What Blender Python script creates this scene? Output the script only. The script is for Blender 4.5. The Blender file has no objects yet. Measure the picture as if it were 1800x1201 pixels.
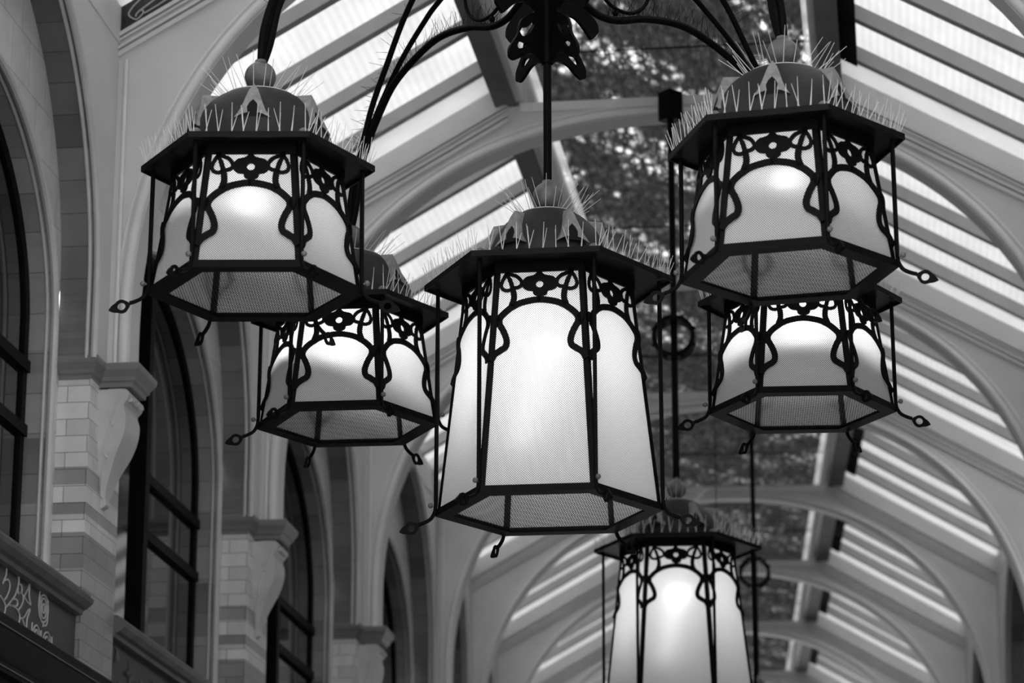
import bpy, bmesh, math, random
from math import sin, cos, pi, radians, sqrt, atan2
from mathutils import Vector, Matrix
random.seed(7)
S = bpy.context.scene
COL = S.collection
SKYL = 5.6
ZC = 1.6                       # eye height above the arcade floor

# ------------------------------------------------------------------ helpers
class MB:
    def __init__(s): s.v, s.f, s.uv = [], [], {}
    def vert(s, *p): s.v.append(tuple(p)); return len(s.v) - 1
    def face(s, idx, uv=None):
        s.f.append(tuple(idx))
        if uv: s.uv[len(s.f) - 1] = uv
    def quad(s, a, b, c, d, uv=None):
        i = [s.vert(*p) for p in (a, b, c, d)]; s.face(i, uv)
    def box(s, x0, x1, y0, y1, z0, z1):
        P = [s.vert(x, y, z) for z in (z0, z1) for (x, y) in ((x0, y0), (x1, y0), (x1, y1), (x0, y1))]
        for q in ((0, 3, 2, 1), (4, 5, 6, 7), (0, 1, 5, 4), (1, 2, 6, 5), (2, 3, 7, 6), (3, 0, 4, 7)):
            ps = [Vector(s.v[P[k]]) for k in q]
            n = (ps[1] - ps[0]).cross(ps[2] - ps[0])
            ax = max(range(3), key=lambda k: abs(n[k]))
            uv = [((p.y if ax == 0 else p.x), (p.y if ax == 2 else p.z)) for p in ps]
            s.face([P[k] for k in q], uv)
    def loops(s, rings, close_ring=True, cap0=True, cap1=True):
        n = len(rings[0]); R = [[s.vert(*p) for p in r] for r in rings]
        for a, b in zip(R, R[1:]):
            for i in range(n if close_ring else n - 1):
                j = (i + 1) % n; s.face((a[i], a[j], b[j], b[i]))
        if cap0 and close_ring: s.face(tuple(reversed(R[0])))
        if cap1 and close_ring: s.face(tuple(R[-1]))
    def tube(s, pts, r, n=10, closed=False):
        pts = [Vector(p) for p in pts]; m = len(pts); rings = []
        rad = r if isinstance(r, (list, tuple)) else [r] * m
        up = None
        for i in range(m):
            if closed: t = pts[(i + 1) % m] - pts[i - 1]
            else: t = pts[min(i + 1, m - 1)] - pts[max(i - 1, 0)]
            t.normalize()
            if up is None:
                up = Vector((0, 0, 1)) if abs(t.z) < .9 else Vector((1, 0, 0))
            up = (up - t * up.dot(t))
            if up.length < 1e-5: up = t.orthogonal()
            up.normalize(); w = t.cross(up)
            rings.append([tuple(pts[i] + (up * cos(2 * pi * k / n) + w * sin(2 * pi * k / n)) * rad[i]) for k in range(n)])
        if closed: rings.append(rings[0]); s.loops(rings, True, False, False)
        else: s.loops(rings)
    def lathe(s, prof, n=32, cx=0, cy=0):
        rings = [[(cx + max(r, 1e-4) * cos(2 * pi * k / n), cy + max(r, 1e-4) * sin(2 * pi * k / n), z) for k in range(n)] for r, z in prof]
        s.loops(rings)
    def sphere(s, c, r, n=16, m=10):
        prof = [(r * sin(pi * i / m), -r * cos(pi * i / m)) for i in range(m + 1)]
        rings = [[(c[0] + max(q, 1e-5) * cos(2 * pi * k / n), c[1] + max(q, 1e-5) * sin(2 * pi * k / n), c[2] + z) for k in range(n)] for q, z in prof]
        s.loops(rings)
    def stroke(s, pts, w, mp, t=.005):
        """flat band along 2-d pts, width w, mapped by mp(x, y, off) and t thick"""
        m = len(pts); W = w if isinstance(w, (list, tuple)) else [w] * m; rings = []
        for i in range(m):
            a = Vector(pts[max(i - 1, 0)]); b = Vector(pts[min(i + 1, m - 1)])
            d = (b - a); d.normalize(); nx, ny = -d.y * W[i] / 2, d.x * W[i] / 2
            x, y = pts[i]
            rings.append([mp(x + nx, y + ny, 0), mp(x + nx, y + ny, t), mp(x - nx, y - ny, t), mp(x - nx, y - ny, 0)])
        s.loops(rings)
    def mesh(s, name, mat, smooth=False):
        me = bpy.data.meshes.new(name); me.from_pydata(s.v, [], s.f)
        if s.uv:
            L = me.uv_layers.new(name='UVMap')
            for k, uv in s.uv.items():
                for li, c in zip(me.polygons[k].loop_indices, uv): L.data[li].uv = c
        if not s.uv or True:
            bm = bmesh.new(); bm.from_mesh(me); bmesh.ops.recalc_face_normals(bm, faces=bm.faces); bm.to_mesh(me); bm.free()
        if mat: me.materials.append(mat)
        if smooth:
            me.polygons.foreach_set('use_smooth', [True] * len(me.polygons))
            try: me.set_sharp_from_angle(angle=radians(40))
            except Exception: pass
        return me
    def build(s, name, mat, parent=None, smooth=False, M=None):
        return link(name, s.mesh(name, mat, smooth), parent, M)

def link(name, me, parent=None, M=None):
    o = bpy.data.objects.new(name, me); COL.objects.link(o)
    if parent: o.parent = parent
    if M is not None: o.matrix_local = M
    return o

def crom(pts, n=8, closed=False):
    P = [Vector(p) for p in pts]; out = []; m = len(P)
    rng = range(m if closed else m - 1)
    for i in rng:
        if closed: a, b, c, d = P[i - 1], P[i], P[(i + 1) % m], P[(i + 2) % m]
        else: a, b, c, d = P[max(i - 1, 0)], P[i], P[i + 1], P[min(i + 2, m - 1)]
        for k in range(n):
            t = k / n
            out.append(tuple(.5 * ((2 * b) + (c - a) * t + (2 * a - 5 * b + 4 * c - d) * t * t + (3 * b - a - 3 * c + d) * t ** 3)))
    if not closed: out.append(tuple(P[-1]))
    return out

def thing(name, label, cat, M, group=None):
    o = bpy.data.objects.new(name, None); COL.objects.link(o); o.matrix_local = M
    o.empty_display_size = .1
    tag(o, label, cat, group); return o
def tag(o, label=None, cat=None, group=None, kind=None):
    if label: o['label'] = label
    if cat: o['category'] = cat
    if group: o['group'] = group
    if kind: o['kind'] = kind
    return o
def struct(o, label=None, cat=None, group=None): return tag(o, label, cat, group, 'structure')
def copy_tree(o, parent=None):
    c = o.copy(); COL.objects.link(c); c.parent = parent
    if parent is not None: c.matrix_parent_inverse = o.matrix_parent_inverse.copy()
    for ch in list(o.children): copy_tree(ch, c)
    return c

# ------------------------------------------------------------------ materials (monochrome)
def newmat(name):
    m = bpy.data.materials.new(name); m.use_nodes = True
    nt = m.node_tree; nt.nodes.clear()
    return m, nt, nt.nodes.new('ShaderNodeOutputMaterial')
def N(nt, t, **kw):
    n = nt.nodes.new(t)
    for k, v in kw.items():
        if hasattr(n, k): setattr(n, k, v)
    return n
def g(v): return (v, v, v, 1)
def mathn(nt, op, a, b=None, c=None, clamp=False):
    n = N(nt, 'ShaderNodeMath', operation=op); n.use_clamp = clamp
    for i, x in enumerate((a, b, c)):
        if x is None: continue
        if isinstance(x, (int, float)): n.inputs[i].default_value = x
        else: nt.links.new(x, n.inputs[i])
    return n.outputs[0]
def ramp(nt, fac, stops, interp='LINEAR'):
    r = N(nt, 'ShaderNodeValToRGB'); e = r.color_ramp.elements; r.color_ramp.interpolation = interp
    while len(e) < len(stops): e.new(.5)
    for el, (p, v) in zip(e, stops): el.position = p; el.color = g(v)
    nt.links.new(fac, r.inputs[0]); return r.outputs[0]
def noise(nt, vec, scale, detail=4, rough=.55):
    n = N(nt, 'ShaderNodeTexNoise'); n.inputs['Scale'].default_value = scale
    n.inputs['Detail'].default_value = detail; n.inputs['Roughness'].default_value = rough
    nt.links.new(vec, n.inputs['Vector']); return n.outputs['Fac']

def paint(name, base, var=.12, rough=.5, spec=.4, metallic=0, nscale=9, bump=.0):
    m, nt, out = newmat(name); p = N(nt, 'ShaderNodeBsdfPrincipled')
    tc = N(nt, 'ShaderNodeTexCoord')
    f = noise(nt, tc.outputs['Object'], nscale, 6)
    c = ramp(nt, f, [(.3, base * (1 - var)), (.7, base * (1 + var))])
    nt.links.new(c, p.inputs['Base Color'])
    p.inputs['Roughness'].default_value = rough; p.inputs['Metallic'].default_value = metallic
    p.inputs['Specular IOR Level'].default_value = spec
    if bump:
        b = N(nt, 'ShaderNodeBump'); b.inputs['Strength'].default_value = bump; b.inputs['Distance'].default_value = .01
        nt.links.new(noise(nt, tc.outputs['Object'], nscale * 6, 3), b.inputs['Height']); nt.links.new(b.outputs[0], p.inputs['Normal'])
    nt.links.new(p.outputs[0], out.inputs[0]); return m

def tile_mat(name, lo, hi, bw, rh, zstops=None, rough=.28, mortar=.25):
    """glazed tile: joints from UV in metres, tone per tile, optional dark and light courses by height"""
    m, nt, out = newmat(name); p = N(nt, 'ShaderNodeBsdfPrincipled')
    tc = N(nt, 'ShaderNodeTexCoord')
    b = N(nt, 'ShaderNodeTexBrick'); nt.links.new(tc.outputs['UV'], b.inputs['Vector'])
    b.inputs['Color1'].default_value = g(lo); b.inputs['Color2'].default_value = g(hi); b.inputs['Mortar'].default_value = g(lo * mortar)
    b.inputs['Scale'].default_value = 1; b.inputs['Mortar Size'].default_value = .0016; b.inputs['Mortar Smooth'].default_value = .2
    b.inputs['Bias'].default_value = 0; b.inputs['Brick Width'].default_value = bw; b.inputs['Row Height'].default_value = rh
    col = b.outputs['Color']
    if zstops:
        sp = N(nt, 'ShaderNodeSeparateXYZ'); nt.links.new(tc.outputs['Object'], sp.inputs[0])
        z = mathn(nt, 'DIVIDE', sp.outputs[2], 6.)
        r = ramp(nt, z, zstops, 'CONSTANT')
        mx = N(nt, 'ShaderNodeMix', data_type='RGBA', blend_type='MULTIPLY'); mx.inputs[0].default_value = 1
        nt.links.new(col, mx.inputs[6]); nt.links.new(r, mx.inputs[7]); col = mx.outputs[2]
    f = noise(nt, tc.outputs['Object'], 6, 5)
    r2 = ramp(nt, f, [(.3, .85), (.7, 1.1)])
    mx = N(nt, 'ShaderNodeMix', data_type='RGBA', blend_type='MULTIPLY'); mx.inputs[0].default_value = 1
    nt.links.new(col, mx.inputs[6]); nt.links.new(r2, mx.inputs[7])
    nt.links.new(mx.outputs[2], p.inputs['Base Color']); p.inputs['Roughness'].default_value = rough
    nt.links.new(p.outputs[0], out.inputs[0]); return m

M_iron = paint('black_painted_iron', .0028, .4, .5, .05, nscale=30)
M_plate = paint('dark_painted_plate', .0035, .4, .45, .08, nscale=14)
M_dome = paint('weathered_dome_paint', .021, .35, .55, .2, nscale=12, bump=.15)
M_hood = paint('grey_dormer_paint', .20, .3, .55, .3, nscale=40, bump=.2)
M_ball = paint('worn_ball_metal', .11, .45, .42, .3, nscale=20)
M_steel = paint('spike_steel', .62, .1, .35, .6)
M_white = paint('cream_paint', .76, .06, .5, .3, nscale=5)
M_spandrel = paint('rib_paint', .66, .07, .5, .3, nscale=3)
M_rafter = paint('rafter_paint', .40, .10, .55, .25, nscale=7)
def board_mat():
    m, nt, out = newmat('lit_through_board'); tc = N(nt, 'ShaderNodeTexCoord')
    c = ramp(nt, noise(nt, tc.outputs['Object'], 4, 5), [(.3, .78), (.7, .88)])
    d = N(nt, 'ShaderNodeBsdfDiffuse'); nt.links.new(c, d.inputs[0]); t = N(nt, 'ShaderNodeBsdfTranslucent'); nt.links.new(c, t.inputs[0])
    ms = N(nt, 'ShaderNodeMixShader'); ms.inputs[0].default_value = .46  # translucency added so daylight through the boards lifts their tone
    nt.links.new(d.outputs[0], ms.inputs[1]); nt.links.new(t.outputs[0], ms.inputs[2]); nt.links.new(ms.outputs[0], out.inputs[0]); return m
M_board = board_mat()
M_under = paint('curb_paint', .15, .15, .6, .2, nscale=6)
M_dark = paint('dark_timber', .005, .3, .5, .06, nscale=12)
M_recess_shade = paint('recess_shade_black', .01, .1, .8, .1)  # black that paints in the shade inside recesses and openings
M_stone = paint('terracotta_stone', .58, .08, .35, .45, nscale=8)
M_cap = paint('capital_terracotta', .22, .1, .4, .4, nscale=8)
M_cop = paint('coping_terracotta', .10, .2, .4, .4, nscale=8)
M_relief = paint('panel_ground', .025, .25, .35, .3, nscale=18)
M_line = paint('panel_raised_line', .45, .1, .3, .5)
M_floor = paint('floor_tile', .10, .2, .5, .3)
zs = lambda h: (h + ZC) / 6.
M_pil = tile_mat('pilaster_tile', .62, .80, .17, .0665,
    [(0, .40)] + [(n * .0665 / 6., v) for n, v in ((57, .55), (58, .36), (60, .9), (61, .42), (62, .95), (63, .5), (64, 1.))], mortar=.35)
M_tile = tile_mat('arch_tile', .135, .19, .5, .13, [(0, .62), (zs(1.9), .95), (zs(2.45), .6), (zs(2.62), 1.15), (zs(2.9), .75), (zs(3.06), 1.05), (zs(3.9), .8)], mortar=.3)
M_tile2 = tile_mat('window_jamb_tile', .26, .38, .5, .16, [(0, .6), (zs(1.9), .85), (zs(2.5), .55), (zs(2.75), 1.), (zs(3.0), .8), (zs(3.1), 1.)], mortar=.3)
M_tymp = tile_mat('tympanum_tile', .64, .74, .22, .2, mortar=.4)

# rippled sky glazing of the roof slopes
def glazing():
    m, nt, out = newmat('roof_glazing'); tc = N(nt, 'ShaderNodeTexCoord')
    w = N(nt, 'ShaderNodeTexWave'); w.inputs['Scale'].default_value = 9; w.inputs['Distortion'].default_value = .6
    w.bands_direction = 'X'; nt.links.new(tc.outputs['Object'], w.inputs['Vector'])
    f = noise(nt, tc.outputs['Object'], 3.2, 5)
    a = ramp(nt, f, [(.25, .535), (.75, .61)]); b = ramp(nt, w.outputs['Fac'], [(0, .95), (1, 1.)])
    mx = N(nt, 'ShaderNodeMix', data_type='RGBA', blend_type='MULTIPLY'); mx.inputs[0].default_value = 1
    nt.links.new(a, mx.inputs[6]); nt.links.new(b, mx.inputs[7])
    t = N(nt, 'ShaderNodeBsdfTransparent'); nt.links.new(mx.outputs[2], t.inputs[0])
    gl = N(nt, 'ShaderNodeBsdfGlossy'); gl.inputs['Roughness'].default_value = .3
    # double sheet: four surfaces, each reflecting more at a glancing angle
    ge = N(nt, 'ShaderNodeNewGeometry'); vd = N(nt, 'ShaderNodeVectorMath', operation='DOT_PRODUCT')
    nt.links.new(ge.outputs['Incoming'], vd.inputs[0]); nt.links.new(ge.outputs['Normal'], vd.inputs[1])
    ct = mathn(nt, 'ABSOLUTE', vd.outputs['Value'])
    F = mathn(nt, 'MULTIPLY_ADD', mathn(nt, 'POWER', mathn(nt, 'SUBTRACT', 1, ct), 5), .96, .04)
    fac = mathn(nt, 'SUBTRACT', 1, mathn(nt, 'POWER', mathn(nt, 'SUBTRACT', 1, F), .25))
    ms = N(nt, 'ShaderNodeMixShader'); nt.links.new(fac, ms.inputs[0])
    nt.links.new(t.outputs[0], ms.inputs[1]); nt.links.new(gl.outputs[0], ms.inputs[2])
    nt.links.new(ms.outputs[0], out.inputs[0]); return m
M_glaz = glazing()

# ridge glass mottled with leaf litter and wired
def ridge_glass():
    m, nt, out = newmat('leaf_littered_glass'); tc = N(nt, 'ShaderNodeTexCoord')
    geo = N(nt, 'ShaderNodeNewGeometry')
    mp = N(nt, 'ShaderNodeMapping'); mp.vector_type = 'TEXTURE'; mp.inputs['Rotation'].default_value = (0, 0, radians(58)); mp.inputs['Scale'].default_value = (2.6, .62, 1)
    nt.links.new(geo.outputs['Position'], mp.inputs[0])
    big = noise(nt, mp.outputs[0], 2.3, 2, .5)
    mp2 = N(nt, 'ShaderNodeMapping'); mp2.inputs['Scale'].default_value = (1, .40, 1)
    nt.links.new(geo.outputs['Position'], mp2.inputs[0])
    mid = noise(nt, mp2.outputs[0], 9, 2, .6)
    def blobs(scale, r):
        v = N(nt, 'ShaderNodeTexVoronoi'); v.feature = 'F1'; v.inputs['Scale'].default_value = scale
        nt.links.new(mp2.outputs[0], v.inputs['Vector'])
        d = mathn(nt, 'MULTIPLY', mathn(nt, 'SUBTRACT', r, v.outputs['Distance']), 3.2, clamp=True)
        sx = N(nt, 'ShaderNodeSeparateXYZ'); nt.links.new(v.outputs['Color'], sx.inputs[0])
        return mathn(nt, 'MULTIPLY', d, mathn(nt, 'POWER', sx.outputs[0], 1.4))
    dots = mathn(nt, 'MAXIMUM', blobs(21, .55), mathn(nt, 'MULTIPLY', blobs(38, .5), .8))
    # where the leaf litter has thinned: streaks that lie askew over the ridge
    m1 = mathn(nt, 'MULTIPLY_ADD', big, 7.0, -3.55)
    m2 = mathn(nt, 'MULTIPLY_ADD', mid, 3.0, -1.5)
    mask = mathn(nt, 'ADD', m1, m2, clamp=True)
    py = N(nt, 'ShaderNodeSeparateXYZ'); nt.links.new(geo.outputs['Position'], py.inputs[0])
    deep = mathn(nt, 'MULTIPLY', mathn(nt, 'SUBTRACT', py.outputs[1], 7.), .25, clamp=True)      # bright spots grow fainter further along
    mask = mathn(nt, 'MULTIPLY', mask, mathn(nt, 'MULTIPLY_ADD', deep, -.72, 1.))
    few = mathn(nt, 'MULTIPLY_ADD', mid, 1.6, -.62, clamp=True)
    tot = mathn(nt, 'MULTIPLY', dots, mathn(nt, 'MAXIMUM', mask, mathn(nt, 'MULTIPLY', few, .14)))
    fine = noise(nt, mp2.outputs[0], 26, 4, .6)
    base = mathn(nt, 'MULTIPLY_ADD', fine, .055, -.012)
    lum = mathn(nt, 'ADD', mathn(nt, 'MULTIPLY', tot, 1.15), base, clamp=True)
    tco = N(nt, 'ShaderNodeSeparateXYZ'); nt.links.new(tc.outputs['Object'], tco.inputs[0])
    edge = mathn(nt, 'GREATER_THAN', mathn(nt, 'ABSOLUTE', tco.outputs[0]), .685)  # clear band added beside the curbs, standing in for their lit inner faces
    lum = mathn(nt, 'MAXIMUM', lum, mathn(nt, 'MULTIPLY', edge, mathn(nt, 'MULTIPLY_ADD', mid, .4, .05)))
    # wired glass: a fine square mesh
    sp = N(nt, 'ShaderNodeSeparateXYZ'); nt.links.new(geo.outputs['Position'], sp.inputs[0])
    def wire(o): return mathn(nt, 'GREATER_THAN', mathn(nt, 'FRACT', mathn(nt, 'MULTIPLY', o, 1 / .024)), .14)
    lum = mathn(nt, 'MULTIPLY', lum, mathn(nt, 'MULTIPLY_ADD', mathn(nt, 'MULTIPLY', wire(sp.outputs[0]), wire(sp.outputs[1])), .35, .65))
    lum = mathn(nt, 'POWER', lum, .5)      # the ray crosses both faces of the pane
    cb = N(nt, 'ShaderNodeCombineColor')
    for i in range(3): nt.links.new(lum, cb.inputs[i])
    t = N(nt, 'ShaderNodeBsdfTransparent'); nt.links.new(cb.outputs[0], t.inputs[0])
    d = N(nt, 'ShaderNodeBsdfDiffuse'); d.inputs[0].default_value = g(.12)
    ms = N(nt, 'ShaderNodeMixShader'); ms.inputs[0].default_value = .1
    nt.links.new(t.outputs[0], ms.inputs[1]); nt.links.new(d.outputs[0], ms.inputs[2])
    nt.links.new(ms.outputs[0], out.inputs[0]); return m
M_ridge = ridge_glass()

def window_glass():
    m, nt, out = newmat('dark_window_glass'); p = N(nt, 'ShaderNodeBsdfPrincipled')
    p.inputs['Base Color'].default_value = g(.004); p.inputs['Roughness'].default_value = .04; p.inputs['Specular IOR Level'].default_value = .6
    nt.links.new(p.outputs[0], out.inputs[0]); return m
M_win = window_glass()

# lantern panes: opal glass with a stippled face; UV in metres
def pane_glass():
    m, nt, out = newmat('stippled_lantern_glass'); tc = N(nt, 'ShaderNodeTexCoord')
    sp = N(nt, 'ShaderNodeSeparateXYZ'); nt.links.new(tc.outputs['UV'], sp.inputs[0])
    k = 2 * pi / .0074
    a = mathn(nt, 'SINE', mathn(nt, 'MULTIPLY', sp.outputs[0], k))
    b = mathn(nt, 'SINE', mathn(nt, 'MULTIPLY', sp.outputs[1], k))
    d = mathn(nt, 'MULTIPLY_ADD', mathn(nt, 'MULTIPLY', a, b), .5, .5)
    c = ramp(nt, d, [(.20, .16), (.58, .98)])
    tr = N(nt, 'ShaderNodeBsdfTranslucent'); nt.links.new(c, tr.inputs[0])
    df = N(nt, 'ShaderNodeBsdfDiffuse'); nt.links.new(c, df.inputs[0])
    rf = N(nt, 'ShaderNodeBsdfRefraction'); nt.links.new(c, rf.inputs[0]); rf.inputs['Roughness'].default_value = 1.0; rf.inputs['IOR'].default_value = 1.2
    m1 = N(nt, 'ShaderNodeMixShader'); m1.inputs[0].default_value = .45
    nt.links.new(tr.outputs[0], m1.inputs[1]); nt.links.new(df.outputs[0], m1.inputs[2])
    m2 = N(nt, 'ShaderNodeMixShader'); m2.inputs[0].default_value = .06
    nt.links.new(m1.outputs[0], m2.inputs[1]); nt.links.new(rf.outputs[0], m2.inputs[2])
    nt.links.new(m2.outputs[0], out.inputs[0]); return m
M_pane = pane_glass()

def grille_mat():
    m, nt, out = newmat('woven_wire_grille'); tc = N(nt, 'ShaderNodeTexCoord')
    sp = N(nt, 'ShaderNodeSeparateXYZ'); nt.links.new(tc.outputs['Object'], sp.inputs[0])
    def ln(o, per, w): return mathn(nt, 'LESS_THAN', mathn(nt, 'FRACT', mathn(nt, 'MULTIPLY', o, 1 / per)), w)
    w = mathn(nt, 'MAXIMUM', ln(sp.outputs[0], .0080, .19), ln(sp.outputs[1], .0090, .20))
    p = N(nt, 'ShaderNodeBsdfPrincipled'); p.inputs['Base Color'].default_value = g(.012); p.inputs['Roughness'].default_value = .5
    t = N(nt, 'ShaderNodeBsdfTransparent')
    ms = N(nt, 'ShaderNodeMixShader'); nt.links.new(w, ms.inputs[0])
    nt.links.new(t.outputs[0], ms.inputs[1]); nt.links.new(p.outputs[0], ms.inputs[2])
    nt.links.new(ms.outputs[0], out.inputs[0]); return m
M_grille = grille_mat()

def bulb_mat(name, s):
    m, nt, out = newmat(name); e = N(nt, 'ShaderNodeEmission'); e.inputs[1].default_value = s
    nt.links.new(e.outputs[0], out.inputs[0]); return m
def shade_mat():
    m, nt, out = newmat('opal_reflector'); tr = N(nt, 'ShaderNodeBsdfTranslucent'); tr.inputs[0].default_value = g(.45)
    d = N(nt, 'ShaderNodeBsdfDiffuse'); d.inputs[0].default_value = g(.8)
    ms = N(nt, 'ShaderNodeMixShader'); ms.inputs[0].default_value = .55
    nt.links.new(tr.outputs[0], ms.inputs[1]); nt.links.new(d.outputs[0], ms.inputs[2])
    nt.links.new(ms.outputs[0], out.inputs[0]); return m
M_shade = shade_mat()

# ------------------------------------------------------------------ lantern meshes
C30 = cos(radians(30))
def hexpts(r, z, off=0): return [(r * cos(radians(60 * i + off)), r * sin(radians(60 * i + off)), z) for i in range(6)]
def hexring(mb, ro, ri, z0, z1):
    a, b, c, d = hexpts(ro, z0), hexpts(ro, z1), hexpts(ri, z1), hexpts(ri, z0)
    R = [[mb.vert(*p) for p in q] for q in (a, b, c, d)]
    for q in range(4):
        A, B = R[q], R[(q + 1) % 4]
        for i in range(6): mb.face((A[i], A[(i + 1) % 6], B[(i + 1) % 6], B[i]))

# tracery drawn in the pixels of a close-up of one facet, turned into (u fraction, depth in metres)
def tpt(x, y):
    t = (y - 155) / 957.
    return ((x - (476.5 - 39.5 * t)) / (331 + 81 * t), .030 + (y - 155) * .00036)
ARCH = [(478, 424), (440, 426), (400, 431), (310, 452), (235, 490), (170, 540), (130, 588), (124, 640), (150, 700), (170, 760), (176, 810), (160, 855), (115, 885), (65, 920), (30, 975)]
STEM = [(232, 480), (255, 420), (258, 370), (250, 310), (235, 245), (214, 190), (212, 150)]
LOOP1 = [(212, 175), (176, 232), (158, 285), (172, 322), (215, 333), (250, 316)]
LOOP2 = [(220, 178), (286, 202), (322, 243), (326, 283), (297, 306), (260, 312)]
FLOWER = [(478, 402), (455, 392), (432, 384), (418, 366), (413, 346), (374, 339), (345, 320), (327, 292), (322, 270), (344, 238), (370, 214), (410, 204), (440, 193), (456, 174), (455, 150), (478, 150)]

class Lantern:
    """meshes of one size of lantern, shared by all lanterns of that size"""
    def __init__(s, H, rb, rt, rp, dome_r, dome_c, rod_r):
        s.H, s.rb, s.rt, s.rp, s.rod_r = H, rb, rt, rp, rod_r
        apb, apt = rb * C30, rt * C30
        Ls = sqrt(H * H + (apb - apt) ** 2); nx, nz = H / Ls, (apb - apt) / Ls
        def fac(u, d, off):
            q = d / Ls
            return (apt + (apb - apt) * q + nx * off, u, H * (1 - q) + nz * off)
        half = lambda d: (rt + (rb - rt) * d / Ls) / 2
        s.ang_facets = [radians(30 + 60 * i) for i in range(6)]
        # tracery panel
        mb = MB()
        def mp(uf, d, off):   # here the 2-d points carry metres in u
            return fac(uf, d, off + .002)
        def cv(pts, sgn):
            out = []
            for (x, y) in pts:
                uf, d = tpt(x, y); out.append((sgn * uf * (half(d) - .010), d))
            return crom(out, 6)
        for sg in (1, -1):
            mb.stroke(cv(ARCH, sg), .0200, mp); mb.stroke(cv(STEM, sg), [.0185] * 16 + [.014] * 10 + [.0115] * 11, mp)
            mb.stroke(cv(LOOP1, sg), .0108, mp); mb.stroke(cv(LOOP2, sg), .0112, mp)
            # leaf bud where the loops meet the top rail
            mb.stroke(cv([(212, 145), (214, 190)], sg), .016, mp)
            # swelling where the arch touches the post
            mb.stroke(cv([(95, 545), (108, 600), (100, 668)], sg), [.004, .008, .012, .016, .019, .020, .020, .019, .016, .012, .008, .005, .003], mp)
        full = FLOWER + [(956 - x, y) for x, y in reversed(FLOWER[1:-1])]
        o2 = [];
        for (x, y) in full:
            uf, d = tpt(x, y); o2.append((uf * (half(d) - .010), d))
        hc = tpt(477, 284); hx, hd = hc[0] * .1, hc[1]
        o2 = crom(o2, 3, True); n = len(o2)
        ring = lambda off, pts: [mb.vert(*mp(x, y, off)) for x, y in pts]
        inn = []
        for (x, y) in o2:
            a = atan2(y - hd, x - hx); inn.append((hx + .0115 * cos(a), hd + .0115 * sin(a)))
        A, B, C_, D = ring(.006, o2), ring(.006, inn), ring(0, o2), ring(0, inn)
        for i in range(n):
            j = (i + 1) % n
            mb.face((A[i], A[j], B[j], B[i])); mb.face((C_[i], D[i], D[j], C_[j])); mb.face((A[i], C_[i], C_[j], A[j])); mb.face((B[i], B[j], D[j], D[i]))
        s.tracery = mb.mesh('tracery_panel', M_iron)
        # pane
        mb = MB(); ps = []; uv = []
        for (d, e) in ((.012, -1), (.012, 1), (Ls - .008, 1), (Ls - .008, -1)):
            u = e * (half(d) - .006); ps.append(fac(u, d, -.004)); uv.append((u, d))
        mb.quad(*ps, uv=uv); s.pane = mb.mesh('glass_pane', M_pane)
        # post: kite section along corner at angle 0
        mb = MB(); w = .0130
        def sec(r, z): return [(r + .003, 0, z), (r - .006, w, z), (r - .016, 0, z), (r - .006, -w, z)]
        mb.loops([sec(rb - .004, .004), sec(rt - .002, H - .003)]); s.post = mb.mesh('corner_post', M_iron)
        # bottom frame and top rail
        mb = MB(); hexring(mb, rb + .004, rb - .022, .002, .024); hexring(mb, rb - .020, rb - .052, .002, .009)
        s.bframe = mb.mesh('bottom_frame', M_iron)
        mb = MB(); hexring(mb, rt + .008, rt - .014, H - .032, H - .001); s.trail = mb.mesh('top_rail', M_iron)
        # grille
        mb = MB(); mb.f.append(tuple(mb.vert(*p) for p in hexpts(rb - .05, .010))); s.grille = mb.mesh('bottom_grille', M_grille)
        # roof plate with a rolled lip
        mb = MB()
        mb.loops([hexpts(rp, H - .008), hexpts(rp, H + .010), hexpts(rp - .012, H + .013), hexpts(.05, H + .013)], True, False, True)
        mb.loops([hexpts(rp, H - .008), hexpts(rp - .006, H - .008), hexpts(rp - .006, H), hexpts(.05, H)], True, False, True)
        s.plate = mb.mesh('roof_plate', M_plate)
        # dome + neck
        zt = H + .012; mb = MB(); prof = [(dome_r * 1.0, zt)]
        z0 = zt + dome_c - .012
        for i in range(0, 15):
            a = radians(i * 6.0); prof.append((dome_r * cos(a), z0 + dome_r * sin(a)))
        top = z0 + dome_r
        prof = [(r, z) for r, z in prof if r > .03] + [(.03, top - .004), (.024, top + .012), (.0001, top + .012)]
        mb.lathe(prof, 40); s.dome = mb.mesh('dome', M_dome, True)
        s.ztop = top
        zb = top + .044; mb = MB()
        pr = [(.0001, zb - .038), (.024, zb - .038)] + [(.047 * cos(radians(a)), zb + .047 * sin(radians(a))) for a in range(-56, 70, 8)] + [(.018, zb + .045), (.017, zb + .052), (.0001, zb + .05)]
        mb.lathe(pr, 28); s.ball = mb.mesh('ball_finial', M_ball, True); s.zball = zb
        # dormer hood facing +X
        k = dome_r / .228
        tz, tr_, bz, br = H + .200, .182 * k, H + .083, .218 * k
        if dome_r < .2: tr_, br = .170, .204
        mb = MB()
        def pl(y, q, off=0): return (tr_ + (br - tr_) * q + off, y, tz + (bz - tz) * q)
        outl = [(0, 0), (.013, .18), (.021, .38), (.029, .6), (.038, .8), (.053, 1.02)]
        opn = [(0, .47), (.011, .58), (.017, .70), (.0155, .80), (.014, .86), (.030, .90)]
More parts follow.
